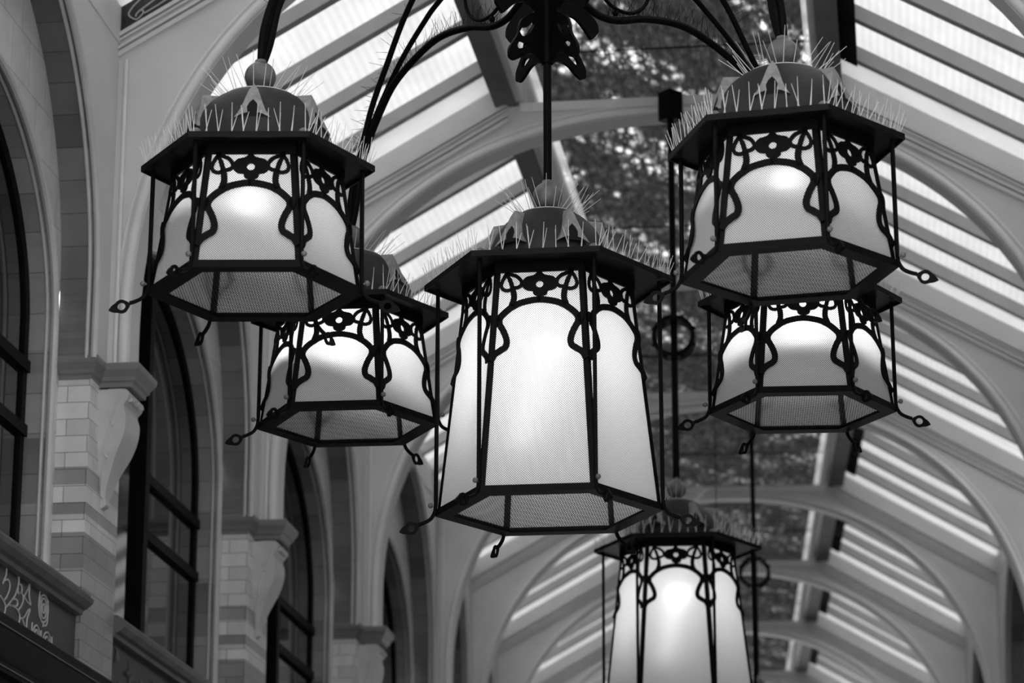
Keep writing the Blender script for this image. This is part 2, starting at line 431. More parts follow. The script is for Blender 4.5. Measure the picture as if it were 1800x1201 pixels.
        for sg in (1, -1):
            F = [pl(sg * y, q, .004) for y, q in outl]; I = [pl(sg * y, q, .004) for y, q in opn]
            Bk = [pl(sg * y, q, 0) for y, q in outl]; Ib = [pl(sg * y, q, -.004) for y, q in opn]
            for i in range(5):
                mb.quad(F[i], F[i + 1], I[i + 1], I[i]); mb.quad(F[i], F[i + 1], Bk[i + 1], Bk[i]); mb.quad(I[i], I[i + 1], Ib[i + 1], Ib[i])
                # roof sides run back into the dome
                a, b = Bk[i], Bk[i + 1]
                mb.quad(a, b, (.10 * k, b[1] * .9, b[2] + .012), (.085 * k, a[1] * .9, a[2] + .012))
            mb.quad(F[5], I[5], Ib[5], Bk[5])
        s.hood = mb.mesh('dormer', M_hood)
        mb = MB(); mb.quad(pl(-.034, .97, .0015), pl(.034, .97, .0015), pl(.019, .42, .0015), pl(-.019, .42, .0015)); s.hoodback = mb.mesh('vent_shade', M_recess_shade)  # black sheet painted as the shade inside the dormer opening
        # hook rod along +X
        mb = MB(); r = rod_r; zo = .032
        path = [(r, 0, H - .004), (r + .001, 0, H * .5), (r + .002, 0, zo + .02), (r + .003, 0, zo), (r + .006, 0, zo - .017), (r + .018, 0, zo - .037), (r + .040, 0, zo - .049), (r + .056, 0, zo - .054)]
        pp = path[:3] + [tuple(x) for x in crom(path[2:], 5)[1:]]
        mb.tube(pp, [.0068] * 3 + [.0062] * (len(pp) - 3), 8)
        ec = (r + .079, zo - .0645); outer = []; inner = []
        for i in range(28):
            a = 2 * pi * i / 28 - radians(18)
            rr = .0215
            ox, oz = ec[0] + rr * cos(a), ec[1] + rr * sin(a)
            tipa = -radians(18)
            da = abs((a - tipa + pi) % (2 * pi) - pi)
            rr2 = .0205 + .0190 * max(0, 1 - da / .80) ** 1.4
            taila = pi - radians(18); db = abs((a - taila + pi) % (2 * pi) - pi)
            rr2 += .006 * max(0, 1 - db / .6)
            outer.append((ec[0] + rr2 * cos(a), ec[1] + rr2 * sin(a))); inner.append((ec[0] + .0115 * cos(a), ec[1] + .0115 * sin(a)))
        t = .0032
        O0 = [mb.vert(x, -t, z) for x, z in outer]; O1 = [mb.vert(x, t, z) for x, z in outer]; I0 = [mb.vert(x, -t, z) for x, z in inner]; I1 = [mb.vert(x, t, z) for x, z in inner]
        for i in range(28):
            j = (i + 1) % 28
            mb.face((O0[i], O0[j], I0[j], I0[i])); mb.face((O1[i], I1[i], I1[j], O1[j])); mb.face((O0[i], O1[i], O1[j], O0[j])); mb.face((I0[i], I0[j], I1[j], I1[i]))
        s.rod = mb.mesh('hook_rod', M_iron, True)
        mb = MB(); mb.sphere((r + .019, 0, zo + .006), .0085, 12, 8); mb.tube([(r, 0, zo + .002), (r + .016, 0, zo + .005)], .003, 6); s.knob = mb.mesh('ball_knob', M_ball, True)
        mb = MB(); mb.lathe([(.016, H + .012), (.016, H + .018), (.013, H + .025), (.006, H + .030), (.0001, H + .031)], 14, rod_r, 0); s.rivet = mb.mesh('rivet', M_ball, True)
        # bird spikes along one edge (facet at +X) and round the dome top
        rnd = random.Random(3); mb = MB()
        def spike(base, tip, r0=.0014):
            mb.tube([base, tip], [r0, .0007], 5)
        ap = (rp - .018) * C30; z = H + .012
        n = 10; wid = (rp - .03)
        for i in range(n):
            u = -wid / 2 + wid * i / (n - 1)
            for (l, lean, x0) in ((.082, rnd.uniform(-.012, .006), 0), (.058, rnd.uniform(-.004, .018), .004), (.070, rnd.uniform(-.03, .03), -.010)):
                if l == .070 and i % 3 != 1: continue
                mb_u = u + rnd.uniform(-.003, .003)
                spike((ap + x0, mb_u, z), (ap + x0 + rnd.uniform(.004, .03), mb_u + lean, z + l * rnd.uniform(.85, 1.05)))
        s.spikes = mb.mesh('bird_spike_strip', M_steel)
        mb = MB(); rr = dome_r * .46; zz = z0 + sqrt(dome_r ** 2 - rr * rr)
        for i in range(34):
            a = 2 * pi * i / 34 + rnd.uniform(-.06, .06); e = radians(rnd.uniform(32, 62)); a2 = a + rnd.uniform(-.35, .35); l = rnd.uniform(.07, .115)
            b = (rr * cos(a), rr * sin(a), zz - .002)
            spike(b, (b[0] + l * cos(e) * cos(a2), b[1] + l * cos(e) * sin(a2), b[2] + l * sin(e)), .0012)
        ringp = [(rr * cos(2 * pi * i / 40), rr * sin(2 * pi * i / 40), zz) for i in range(40)]
        mb.tube(ringp, .0018, 5, True)
        s.dspikes = mb.mesh('bird_spike_ring', M_steel)
        # lamp: bulb and opal reflector cone below it
        s.bz = H - (.105 if H < .5 else .215)
        mb = MB(); mb.sphere((0, 0, 0), .022, 16, 12); s.bulbmesh = mb
        mb = MB(); prof = [(.008, .016), (.05, .009), (.090, -.002), (.100, -.02), (.106, -.05), (.108, -.09)]
        mb.loops([[(max(r, .001) * cos(2 * pi * k / 32), max(r, .001) * sin(2 * pi * k / 32), z - .045) for k in range(32)] for r, z in prof], True, True, False)
        s.shade = mb.mesh('reflector', M_shade, True)
        mb = MB(); mb.tube([(0, 0, .02), (0, 0, .10)], .012, 10); s.socket = mb.mesh('lamp_holder', M_iron)
    def make(s, name, label, M, rot, dome_rot, power, group, tilt=(0, 0), boff=(0, 0), spikes=True):
        t = thing(name, label, 'lantern', M, group)
        RZ = lambda a: Matrix.Rotation(a, 4, 'Z')
        b = radians(rot); T = lambda x, y, z: Matrix.Translation((x, y, z))
        link('bottom_frame', s.bframe, t, RZ(b)); link('top_rail', s.trail, t, RZ(b)); link('bottom_grille', s.grille, t, RZ(b))
        link('roof_plate', s.plate, t, RZ(b)); d = link('dome', s.dome, t); link('ball_finial', s.ball, t)
        for i in range(6):
            A = RZ(b + radians(60 * i)); F = RZ(b + radians(60 * i + 30))
            link('corner_post', s.post, t, A); link('glass_pane', s.pane, t, F); link('tracery_panel', s.tracery, t, F)
            r = link('hook_rod', s.rod, t, A); link('ball_knob', s.knob, r); link('rivet', s.rivet, r)
            if spikes: link('bird_spike_strip', s.spikes, t, F)
            h = link('dormer', s.hood, t, RZ(b + radians(60 * i + 30 + dome_rot))); link('vent_shade', s.hoodback, h)
        if spikes: link('bird_spike_ring', s.dspikes, t)
        me = s.bulbmesh.mesh('bulb', bulb_mat('lit_bulb', power))
        L = T(boff[0], boff[1], s.bz) @ Matrix.Rotation(radians(tilt[0]), 4, 'X') @ Matrix.Rotation(radians(tilt[1]), 4, 'Y')
        h = link('lamp_holder', s.socket, t, L); link('bulb', me, h)
        if s.H > .5:
            mb = MB(); mb.lathe([(.0001, -.34), (.020, -.335), (.034, -.31), (.036, -.10), (.030, -.06), (.0001, -.05)], 18)
            link('lamp_tube', mb.mesh('lamp_tube', bulb_mat('frosted_tube', power * .055), True), h)
        else: link('reflector', s.shade, t, L)
        return t

SMALL = Lantern(.392, .311, .250, .347, .228, .020, .3095)
LARGE = Lantern(.747, .352, .268, .397, .190, .060, .3525)
PSI = 7.5
HS, HC = 2.5046 + ZC, 2.0045 + ZC
P = {'L': (-.7705, -.7859), 'R': (.7859, -.7705), 'LB': (-.7859, .7705), 'RB': (.7705, .7859)}
T = Matrix.Translation
G1 = 'small lanterns round the near chandelier'
SMALL.make('hexagonal_lantern', 'small hexagonal lantern hanging in front on the left, overlapping the one behind it', T((*P['L'], HS)), PSI - .2, 0, 125, G1, tilt=(0, 14), boff=(-.02, -.02))
SMALL.make('hexagonal_lantern', 'small hexagonal lantern hanging highest on the right, its hooks above another lantern', T((*P['R'], HS)), PSI - 14.9, 0, 95, G1, tilt=(0, 8), boff=(.0, -.02))
SMALL.make('hexagonal_lantern', 'small lantern partly hidden behind the front left lantern, beside the tall central one', T((*P['LB'], HS)), PSI - 5.7, 0, 330, G1, tilt=(0, 12), boff=(-.03, -.03))
SMALL.make('hexagonal_lantern', 'small lantern on the right whose roof is hidden behind the lantern above it', T((*P['RB'], HS)), PSI - 3.8, 0, 320, G1, tilt=(0, 0), boff=(0, -.03))
LARGE.make('tall_lantern', 'tall brightly lit hexagonal lantern hanging lowest at the centre of the chandelier', T((0, 0, HC)), PSI - 7.2, 30, 185, 'tall lanterns', tilt=(0, 16), boff=(.0, -.02))

# ------------------------------------------------------------------ chandelier frame
ch = thing('chandelier_frame', 'black iron chandelier frame with curved pipe arms and pierced leaf boss above the lanterns', 'chandelier', T((0, 0, 3.35 + ZC)))
def rel(z): return z - 3.35
mb = MB(); mb.tube([(0, 0, rel(3.075)), (0, 0, rel(3.5)), (0, 0, rel(5.34))], .0135, 14); mb.tube([(0, 0, rel(3.5)), (0, 0, rel(3.95))], .0185, 14)
mb.tube([(0, 0, rel(3.95)), (0, 0, rel(4.4))], .026, 14)
mb.build('central_rod', M_iron, ch, True)
def leaf_mesh():
    k, kz = .000396, .00029
    out = [(40, 760), (75, 710), (150, 688), (220, 710), (290, 780), (350, 822), (395, 800), (403, 740), (395, 680), (360, 600), (315, 500), (300, 400), (270, 310), (210, 240), (150, 190), (140, 150), (170, 110), (240, 95), (310, 120), (380, 190), (430, 260), (470, 300), (520, 230), (540, 180), (520, 80), (420, -20), (300, -110), (180, -200), (60, -330), (20, -330), (20, 300), (20, 700)]
    hA = [(215, 590), (285, 575), (318, 635), (305, 672), (258, 645)]
    hB = [(300, 450), (285, 400), (215, 385), (158, 300), (143, 330), (180, 430), (230, 490), (270, 510)]
    cu = bpy.data.curves.new('leaf', 'CURVE'); cu.dimensions = '2D'; cu.fill_mode = 'BOTH'; cu.extrude = .006
    for pts in (out, hA, hB):
        pts = crom(pts, 5, True); sp = cu.splines.new('POLY'); sp.points.add(len(pts) - 1); sp.use_cyclic_u = True
        for q, (x, y) in zip(sp.points, pts): q.co = (x * k, 3.526 - (y - 660) * kz - 3.35, 0, 1)
    o = bpy.data.objects.new('leaf', cu); COL.objects.link(o)
    dg = bpy.context.evaluated_depsgraph_get(); me = bpy.data.meshes.new_from_object(o.evaluated_get(dg))
    bpy.data.objects.remove(o); bpy.data.curves.remove(cu)
    me.transform(Matrix.Rotation(radians(90), 4, 'X')); me.materials.clear(); me.materials.append(M_iron); me.name = 'pierced_leaf'; return me
leaf = leaf_mesh()
swan = [(1.100, 3.215), (1.071, 3.30), (1.045, 3.424), (1.009, 3.503), (.96, 3.575), (.87, 3.675), (.769, 3.73), (.641, 3.772), (.538, 3.779), (.412, 3.760), (.31, 3.728), (.24, 3.722), (.18, 3.738), (.10, 3.79), (.045, 3.87), (.016, 3.99)]
p1 = [(1.104, 3.215), (1.098, 3.33), (1.066, 3.446), (1.027, 3.525), (.978, 3.638), (.895, 3.765), (.764, 3.945), (.55, 4.13), (.3, 4.27), (.018, 4.34)]
p2 = [(1.096, 3.215), (1.075, 3.36), (1.035, 3.48), (.975, 3.59), (.828, 3.755), (.679, 3.870), (.6, 3.915), (.42, 3.99), (.2, 4.05), (.018, 4.08)]
mesh_s = MB(); mesh_s.tube([(x, 0, rel(z)) for x, z in crom(swan, 5)], .0125, 12); ms_ = mesh_s.mesh('arm', M_iron, True)
mb = MB(); mb.tube([(x, .004, rel(z)) for x, z in crom(p1, 5)], .0105, 12); mp1 = mb.mesh('upper_pipe', M_iron, True)
mb = MB(); mb.tube([(x, -.004, rel(z)) for x, z in crom(p2, 5)], .0095, 12); mp2 = mb.mesh('upper_pipe', M_iron, True)
mb = MB(); c0 = (.325, 3.875)
mb.tube([(c0[0] + .118 * cos(radians(a)), 0, rel(c0[1] + .112 * sin(radians(a)))) for a in range(150, 391, 12)], .0065, 8)
for a in (238, 262):
    mb.sphere((c0[0] + (.118 if a == 238 else .135) * cos(radians(a - 6)), 0, rel(c0[1] + (.10 if a == 238 else .128) * sin(radians(a - 6)))), .011, 12, 8)
msc = mb.mesh('scroll', M_iron, True)
mb = MB(); rnd = random.Random(5); cs = crom(swan, 8)
for i in range(20, len(cs) - 34, 1):
    x, z = cs[i]
    for _ in range(2):
        l = rnd.uniform(.05, .085); e = rnd.uniform(-.5, .5); lat = rnd.uniform(-.6, .6)
        mb.tube([(x, 0, rel(z) + .01), (x + l * sin(e), l * sin(lat), rel(z) + .01 + l * cos(e) * cos(lat))], [.0009, .0005], 4)
mspk = mb.mesh('bird_spike_strip', M_iron)
mb = MB(); cs = crom(p1, 8)
for i in range(14, len(cs) - 20, 1):
    x, z = cs[i]; l = rnd.uniform(.05, .08)
    mb.tube([(x + .008, .012, rel(z) + .006), (x + .008 + l * .75, .012 + rnd.uniform(-.03, .03), rel(z) + .006 + l * rnd.uniform(.1, .7))], [.0009, .0005], 4)
mspk2 = mb.mesh('bird_spike_strip', M_iron)
for key, (x, y) in P.items():
    A = Matrix.Rotation(atan2(y, x), 4, 'Z')
    a = link('arm', ms_, ch, A); link('bird_spike_strip', mspk, a); link('scroll', msc, a)
    u = link('upper_pipe', mp1, ch, A); link('bird_spike_strip', mspk2, u); link('upper_pipe', mp2, ch, A)
    link('pierced_leaf', leaf, ch, A)

# ------------------------------------------------------------------ pendants further down the arcade
def pendant(label, x, y, zplate, zring, ztop, power):
    zb = zplate - LARGE.H + ZC
    t = LARGE.make('pendant_lantern', label, T((x, y, zb)), 2, 30, power, None, tilt=(0, 12), boff=(0, -.02))
    mb = MB(); z0 = LARGE.zball + .04; zt = ztop + ZC - zb
    mb.tube([(0, 0, z0), (0, 0, zt)], .0165, 12); mb.tube([(0, 0, zt - .15), (0, 0, zt)], .06, 4)
    mb.build('hanging_rod', M_iron, t, True)
    zr = zring + ZC - zb; mb = MB()
    ring = lambda r, y: [(r * cos(2 * pi * i / 40), y, zr + r * sin(2 * pi * i / 40)) for i in range(40)]
    R_ = [ring(.104, -.05), ring(.104, .05), ring(.084, .05), ring(.084, -.05)]
    mb.loops(R_ + [R_[0]], True, False, False)
    for a in range(0, 360, 45):     # bolts round the drum
        mb.sphere((.104 * cos(radians(a + 22)), -.03, zr + .104 * sin(radians(a + 22))), .011, 8, 6)
    mb.build('ring_drum', M_iron, t, True)
    return t
pendant('bright tall lantern on a long rod with a ring, lower centre behind the chandelier', .048, 4.765, 2.901, 3.946, 5.215, 165)
pendant('far hanging rod with a small ring, right of the bright lower lantern', .148, 10.39, 2.90, 3.932, 5.215, 80)
mb = MB(); mb.tube([(0, 0, 0), (0, 0, 2.27)], .0022, 6)
tag(mb.build('cable', M_dark, None, M=T((.043, 8., 3.2 + ZC))), 'thin dark cable hanging down from the ridge skylight right of the pendant rod', 'cable')

# ------------------------------------------------------------------ the arcade
BL, S0, X0 = 2.82, 2.0, .03
RISE, SPR, HSP, EXPO = 5.12 - 3.3, 3.3, 1.93, 2.15
RTH = .14
def frame(k):
    if k <= 3: return T((X0, S0 + BL * k, 0))
    B = T((X0, S0 + BL * 3, 0)) @ Matrix.Rotation(radians(3.8), 4, 'Z')
    return B @ T((0, BL * (k - 3), 0))
def bframe(k):   # bay frame: the bay that starts at rib k
    if k < 3: return T((X0, S0 + BL * k, 0))
    return T((X0, S0 + BL * 3, 0)) @ Matrix.Rotation(radians(3.8), 4, 'Z') @ T((0, BL * (k - 3), 0))
hr = lambda a: 5.27 - .575 * (abs(a) - .85)
def archpts(n=56):
    out = [(-HSP, 3.1)]
    for i in range(n + 1):
        t = pi * (1 - i / n); c, s_ = cos(t), sin(t)
        x = HSP * (abs(c) ** (2 / EXPO)) * (1 if c > 0 else -1); h = SPR + RISE * abs(s_) ** (2 / EXPO)
        out.append((x, h))
    out.append((HSP, 3.1)); return out
AP = archpts()
def outer_of(x, h):
    xe = 2.06
    if abs(x) <= 1.72: return (x, hr(x) + .06 if abs(x) > .80 else 5.20)
    sg = 1 if x > 0 else -1
    if h > 4.15: return (sg * (1.72 + (4.3 - h) / .15 * 0 + (xe - 1.72) * min(1, max(0, (4.33 - h) / .18))), hr(1.72 + (xe - 1.72) * min(1, max(0, (4.33 - h) / .18))) + .06)
    return (sg * xe, 3.1 + (h - 3.1) / (4.15 - 3.1) * (hr(xe) + .06 - 3.1))
def rib_meshes():
    mb = MB(); F, B_, FO, BO = [], [], [], []
    for x, h in AP:
        ox, oh = outer_of(x, h)
        F.append((x, 0, h + ZC)); B_.append((x, RTH, h + ZC)); FO.append((ox, 0, oh + ZC)); BO.append((ox, RTH, oh + ZC))
    for i in range(len(AP) - 1):
        mb.quad(F[i], F[i + 1], FO[i + 1], FO[i]); mb.quad(B_[i], BO[i], BO[i + 1], B_[i + 1]); mb.quad(F[i], B_[i], B_[i + 1], F[i + 1]); mb.quad(FO[i], FO[i + 1], BO[i + 1], BO[i])
    rib = mb.mesh('arch_rib', M_spandrel)
    mb = MB(); pts = []
    for i in range(len(AP)):
        a = Vector(AP[max(i - 1, 0)]); b = Vector(AP[min(i + 1, len(AP) - 1)]); d = (b - a).normalized(); n = Vector((-d.y, d.x))
        q = Vector(AP[i]) + n * .024
        pts.append((q.x, -.004, q.y + ZC))
    mb.tube(pts, .021, 10); bead = mb.mesh('arch_bead', M_white, True)
    mb = MB(); pts2 = []
    for i in range(len(AP)):
        a = Vector(AP[max(i - 1, 0)]); b = Vector(AP[min(i + 1, len(AP) - 1)]); d = (b - a).normalized(); n = Vector((-d.y, d.x))
        q = Vector(AP[i]) + n * .060; pts2.append((q.x, -.001, q.y + ZC))
    mb.tube(pts2, .008, 6); bead2 = mb.mesh('arch_fillet', M_white, True)
    mb = MB()
    for sx in (-1, 1):
        def P_(a, dz, y): return (sx * a, y, hr(a) + dz + ZC)
        for (dz, t, dep) in ((-.185, .022, .020), (-.155, .012, .028), (-.118, .010, .018), (-.100, .018, .024)):
            a0, a1 = .80, 2.02
            mb.loops([[P_(a, dz, .001), P_(a, dz, -dep), P_(a, dz + t, -dep), P_(a, dz + t, .001)] for a in (a0, a1)])
    led = mb.mesh('raking_moulding', M_spandrel)
    mb = MB(); mb.box(-.74, .74, -.012, .05, 5.165 + ZC, 5.212 + ZC)
    tie = mb.mesh('skylight_tie', M_white)
    mb = MB()
    for sx in (-1, 1): mb.tube([(sx * 1.985, -.012, z + ZC) for z in (3.1, 3.7, 4.40)], .0085, 8)
    con = mb.mesh('wall_conduit', M_white, True)
    return rib, bead, bead2, led, tie, con
RIB = rib_meshes()
for i, k in enumerate(range(-2, 9)):
    F = frame(k) if k != 3 else T((X0, S0 + BL * 3, 0)) @ Matrix.Rotation(radians(1.9), 4, 'Z')
    nm = ['nearest', 'second', 'third', 'fourth', 'fifth', 'sixth', 'seventh', 'eighth']
    o = struct(link('arch_rib', RIB[0], None, F))
    if k >= 0 and k < 7:
        o['label'] = ['painted arched rib rising behind the front left lantern, with moulded edge', 'arched rib crossing behind the central lantern at the top of its rod', 'arched rib emerging right of the upper right lantern, second beyond the chandelier', 'arched rib just above the back right lantern hooks', 'arched rib passing behind the bottom of the back right lantern', 'arched rib at lower right, level with the far ring', 'last arched rib seen at the bottom right'][k]
        o['category'] = 'arch'
    else: o['label'] = 'painted arched roof rib out of sight along the arcade'; o['category'] = 'arch'; o['group'] = 'arched roof ribs'
    for nme, me in zip(('arch_bead', 'arch_fillet', 'raking_moulding', 'skylight_tie', 'wall_conduit'), RIB[1:]): link(nme, me, o)

# roof bays
RU = [.425, .955, 1.485, 2.015, 2.545]
def slope_meshes(sx):
    A0, A1 = .80, 2.07
    def slab(mb, y0, y1, d0, d1, a0=A0, a1=A1):
        ring = lambda a: [(sx * a, y0, hr(a) + d0 + ZC), (sx * a, y1, hr(a) + d0 + ZC), (sx * a, y1, hr(a) + d1 + ZC), (sx * a, y0, hr(a) + d1 + ZC)]
        mb.loops([ring(a0), ring(a1)])
    mb = MB(); slab(mb, 2.55 - BL, .42, .035, .115); board = mb.mesh('roof_boards', M_board)
    mb = MB(); slab(mb, -.028, .028, .026, .10); raf = mb.mesh('rafter', M_rafter)
    mb = MB(); slab(mb, 0, .53, .10, .108); gl = mb.mesh('roof_pane', M_glaz)
    mb = MB(); slab(mb, .03, .50, -.01, .09, .855, .945); st = mb.mesh('head_recess_shade', M_recess_shade)  # black block painted as the shade of the recess at each pane head
    mb = MB(); x0, x1 = sorted((sx * .76, sx * .865)); mb.box(x0, x1, -.02, BL + .02, 5.20 + ZC, 5.52 + ZC); curb = mb.mesh('skylight_curb', M_under)
    mb = MB(); x0, x1 = sorted((sx * .725, sx * .77)); mb.box(x0, x1, RTH, BL, 5.225 + ZC, 5.47 + ZC); fl = mb.mesh('curb_flange', M_white)
    mb = MB(); x0, x1 = sorted((sx * 2.016, sx * 2.10)); mb.box(x0, x1, RTH - .02, BL, 4.47 + ZC, hr(1.98) + .01 + ZC); ev = mb.mesh('wall_plate', M_spandrel)
    return board, raf, gl, st, curb, fl, ev
SL = {-1: slope_meshes(-1), 1: slope_meshes(1)}
mb = MB(); mb.box(-.80, .80, 0, BL, 5.47 + ZC, 5.48 + ZC); SKY = mb.mesh('skylight_pane', M_ridge)
ORD = ['in the bay nearest the camera', 'in the bay behind the front left lantern', 'in the bay behind the central lantern', 'third bay along', 'fourth bay along', 'fifth bay along', 'sixth bay along', 'seventh bay along', 'eighth bay along']
for k in range(-2, 9):
    F = bframe(k)
    for sx in (-1, 1):
        b, raf, gl, st, curb, fl, ev = SL[sx]
        side = 'left' if sx < 0 else 'right'
        o = struct(link('ceiling_slope', b, None, F), None, 'roof')
        if 0 <= k <= 6: o['label'] = '%s roof slope of boards and glass strips %s' % (side, ['behind the nearest arched rib', 'beyond the second arched rib', 'beyond the third arched rib', 'beyond the fourth arched rib', 'beyond the fifth arched rib', 'beyond the sixth arched rib', 'beyond the last arched rib'][k])
        else: o['label'] = 'glazed roof slope out of sight along the arcade'; o['group'] = 'glazed roof slopes'
        for u in RU: link('rafter', raf, o, T((0, u, 0)))
        for u in RU[:4]: 
            link('roof_pane', gl, o, T((0, u, 0)))
            if sx > 0: link('head_recess_shade', st, o, T((0, u, 0)))
        link('skylight_curb', curb, o); link('curb_flange', fl, o); link('wall_plate', ev, o)
    o = struct(link('skylight_pane', SKY, None, F), None, 'skylight')
    if 0 <= k <= 6: o['label'] = 'ridge skylight of leaf littered wired glass ' + ['directly above the chandelier boss', 'behind the pendant rod and ring', 'behind the ring of the pendant rod', 'seen between central and back right lanterns', 'just below the back right lantern', 'right of the bright lower lantern', 'at the bottom beside the far rod'][k]
    else: o['label'] = 'ridge skylight of leaf littered glass out of sight'; o['group'] = 'ridge skylights'

# walls
WF, WT, WW = -2.02, -2.165, -2.262      # wall face, tympanum plane, window plane
OC, OR, OS = 1.4775, 1.1475, 3.37      # outer arch
IR, IH, IS = 1.085, .80, 3.2           # inner arch
SILL = 2.12
def outer_arch(n=40): return [(OC - OR, SILL)] + [(OC - OR * cos(pi * i / n), OS + OR * sin(pi * i / n)) for i in range(n + 1)] + [(OC + OR, SILL)]
def inner_arch(n=40): return [(OC - IR, SILL)] + [(OC - IR * cos(pi * i / n), IS + IH * sin(pi * i / n)) for i in range(n + 1)] + [(OC + IR, SILL)]
def arcs(pts):
    L = [0]
    for a, b in zip(pts, pts[1:]): L.append(L[-1] + sqrt((a[0] - b[0]) ** 2 + (a[1] - b[1]) ** 2))
    return L
def wall_meshes(sx):
    OA, IA = outer_arch(), inner_arch(); lo, li = arcs(OA), arcs(IA)
    X = lambda a: a * -sx            # a given for the left side (negative); sx=-1 keeps it
    X = (lambda a: a) if sx < 0 else (lambda a: -a)
    TOP = 4.66
    mb = MB()
    for i in range(len(OA) - 1):
        (u0, h0), (u1, h1) = OA[i], OA[i + 1]
        if i == 0: q = [(u0, 3.08), (u1, h1), (.0, h1), (.0, 3.08)]
        elif i == len(OA) - 2: q = [(u1, 3.08), (u0, h0), (BL, h0), (BL, 3.08)]
        else:
            f = lambda u, h: (u, TOP)
            q = [(u0, h0), (u1, h1), (u1, TOP), (u0, TOP)]
        mb.quad(*[(X(WF), u, h + ZC) for u, h in q])
    for (a, b) in ((0, OC - OR), (OC + OR, BL)): mb.quad(*[(X(WF), u, h + ZC) for u, h in ((a, OS), (b, OS), (b, TOP), (a, TOP))])
    mb.quad(*[(X(WF - .02), u, h) for u, h in ((0, 0), (BL, 0), (BL, 1.86 + ZC), (0, 1.86 + ZC))])
    face = mb.mesh('wall_face', M_spandrel)
    mb = MB()
    for i in range(len(OA) - 1):
        (u0, h0), (u1, h1) = OA[i], OA[i + 1]
        h0, h1 = max(h0, 3.08), max(h1, 3.08)
        mb.quad((X(WF), u0, h0 + ZC), (X(WF), u1, h1 + ZC), (X(WT), u1, h1 + ZC), (X(WT), u0, h0 + ZC), uv=((.05, lo[i]), (.05, lo[i + 1]), (.2, lo[i + 1]), (.2, lo[i])))
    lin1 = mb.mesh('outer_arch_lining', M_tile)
    mb = MB()
    for i in range(len(OA) - 1):
        q = [OA[i], OA[i + 1], IA[i + 1], IA[i]]
        if i == 0: q[0] = q[1] = None; q[0], q[1] = (.27, OA[0][1]), (.27, OA[1][1])
        if i == len(OA) - 2: q[0], q[1] = (BL - .14, OA[i][1]), (BL - .14, OA[i + 1][1])
        mb.quad(*[(X(WT), u, h + ZC) for u, h in q], uv=[(u, h) for u, h in q])
    tym = mb.mesh('tympanum', M_tymp)
    mb = MB()
    for i in range(len(IA) - 1):
        (u0, h0), (u1, h1) = IA[i], IA[i + 1]
        mb.quad((X(WT), u0, h0 + ZC), (X(WT), u1, h1 + ZC), (X(WW - .1), u1, h1 + ZC), (X(WW - .1), u0, h0 + ZC), uv=((.02, li[i]), (.02, li[i + 1]), (.22, li[i + 1]), (.22, li[i])))
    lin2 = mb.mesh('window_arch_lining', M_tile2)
    mb = MB()
    for dx, r in ((.0, .014), (.03, .008)):
        mb.tube([(X(WF + .002 - dx), u + (.008 if u < OC else -.008) * 0, max(h, 3.09) + ZC) for u, h in OA], r, 8)
    bd1 = mb.mesh('arch_roll', M_stone, True)
    mb = MB(); mb.tube([(X(WT + .004), u, h + ZC) for u, h in IA], .016, 8)
    mb.tube([(X(WT - .028), u, h + ZC) for u, h in IA], .007, 8)
    bd2 = mb.mesh('window_roll', M_stone, True)
    # window: timber frame, mullions, transoms, panes
    mb = MB(); fr = .05
    for i in range(len(IA) - 1):
        def inn(p):
            c = Vector((OC, 3.0)); v = Vector(p) - c; 
            if p[1] <= 3.2: return (p[0] + (fr if p[0] < OC else -fr), p[1])
            return (OC + v.x * (1 - fr / IR), 3.0 + v.y * (1 - fr / .95))
        a, b, c, d = IA[i], IA[i + 1], inn(IA[i + 1]), inn(IA[i])
        ring = lambda p, q: [(X(WW), p[0], p[1] + ZC), (X(WW), q[0], q[1] + ZC), (X(WW - .05), q[0], q[1] + ZC), (X(WW - .05), p[0], p[1] + ZC)]
        mb.loops([ring(a, d), ring(b, c)])
    for mx in (.03,):
        x0, x1 = sorted((X(WW + .026), X(WW - .03))); mb.box(x0, x1, OC + mx - .035, OC + mx + .035, SILL + ZC, 3.96 + ZC)
        for hh in (2.765, 3.02):
            y0, y1 = (OC - IR, OC + mx) if mx < 0 else (OC + mx, OC + IR)
            x0, x1 = sorted((X(WW + .012), X(WW - .03))); mb.box(x0, x1, y0, y1, hh + ZC, hh + .045 + ZC)
    wf = mb.mesh('window_frame', M_dark)
    mb = MB(); n = len(IA)
    mb.f.append(tuple(mb.vert(X(WW - .012), u, h + ZC) for u, h in IA)); gp = mb.mesh('window_pane', M_win)
    # sill coping, panel, shop cornice
    mb = MB(); y0, y1 = .30, BL - .165
    def mould(prof, y0, y1):
        mb.loops([[(X(a), y, h + ZC) for a, h in prof] for y in (y0, y1)])
    mould([(-2.32, 2.10), (-2.06, 2.08), (-2.03, 2.085), (-2.025, 2.10), (-2.01, 2.108), (-1.99, 2.125), (-1.985, 2.14), (-2.0, 2.15), (-2.0, 2.16), (-2.02, 2.172), (-2.06, 2.178), (-2.32, 2.18)], y0, y1)
    cop = mb.mesh('sill_coping', M_cop, False)
    mb = MB(); x0, x1 = sorted((X(-2.055), X(-2.12))); mb.box(x0, x1, y0, y1, 1.84 + ZC, 2.09 + ZC); pan = mb.mesh('balcony_panel', M_relief)
    mb = MB(); mould([(-2.1, 1.55), (-1.98, 1.55), (-1.98, 1.66), (-1.955, 1.665), (-1.955, 1.70), (-1.965, 1.705), (-1.94, 1.74), (-1.92, 1.78), (-1.92, 1.835), (-1.93, 1.845), (-2.1, 1.86)], 0, BL)
    fas = mb.mesh('shop_cornice', M_dark)
    mb = MB()
    for dx, h in ((-1.9175, 1.80), (-1.953, 1.683)): mb.tube([(X(dx), 0, h + ZC), (X(dx), BL, h + ZC)], .003, 6)
    fasl = mb.mesh('cornice_line', M_cop)
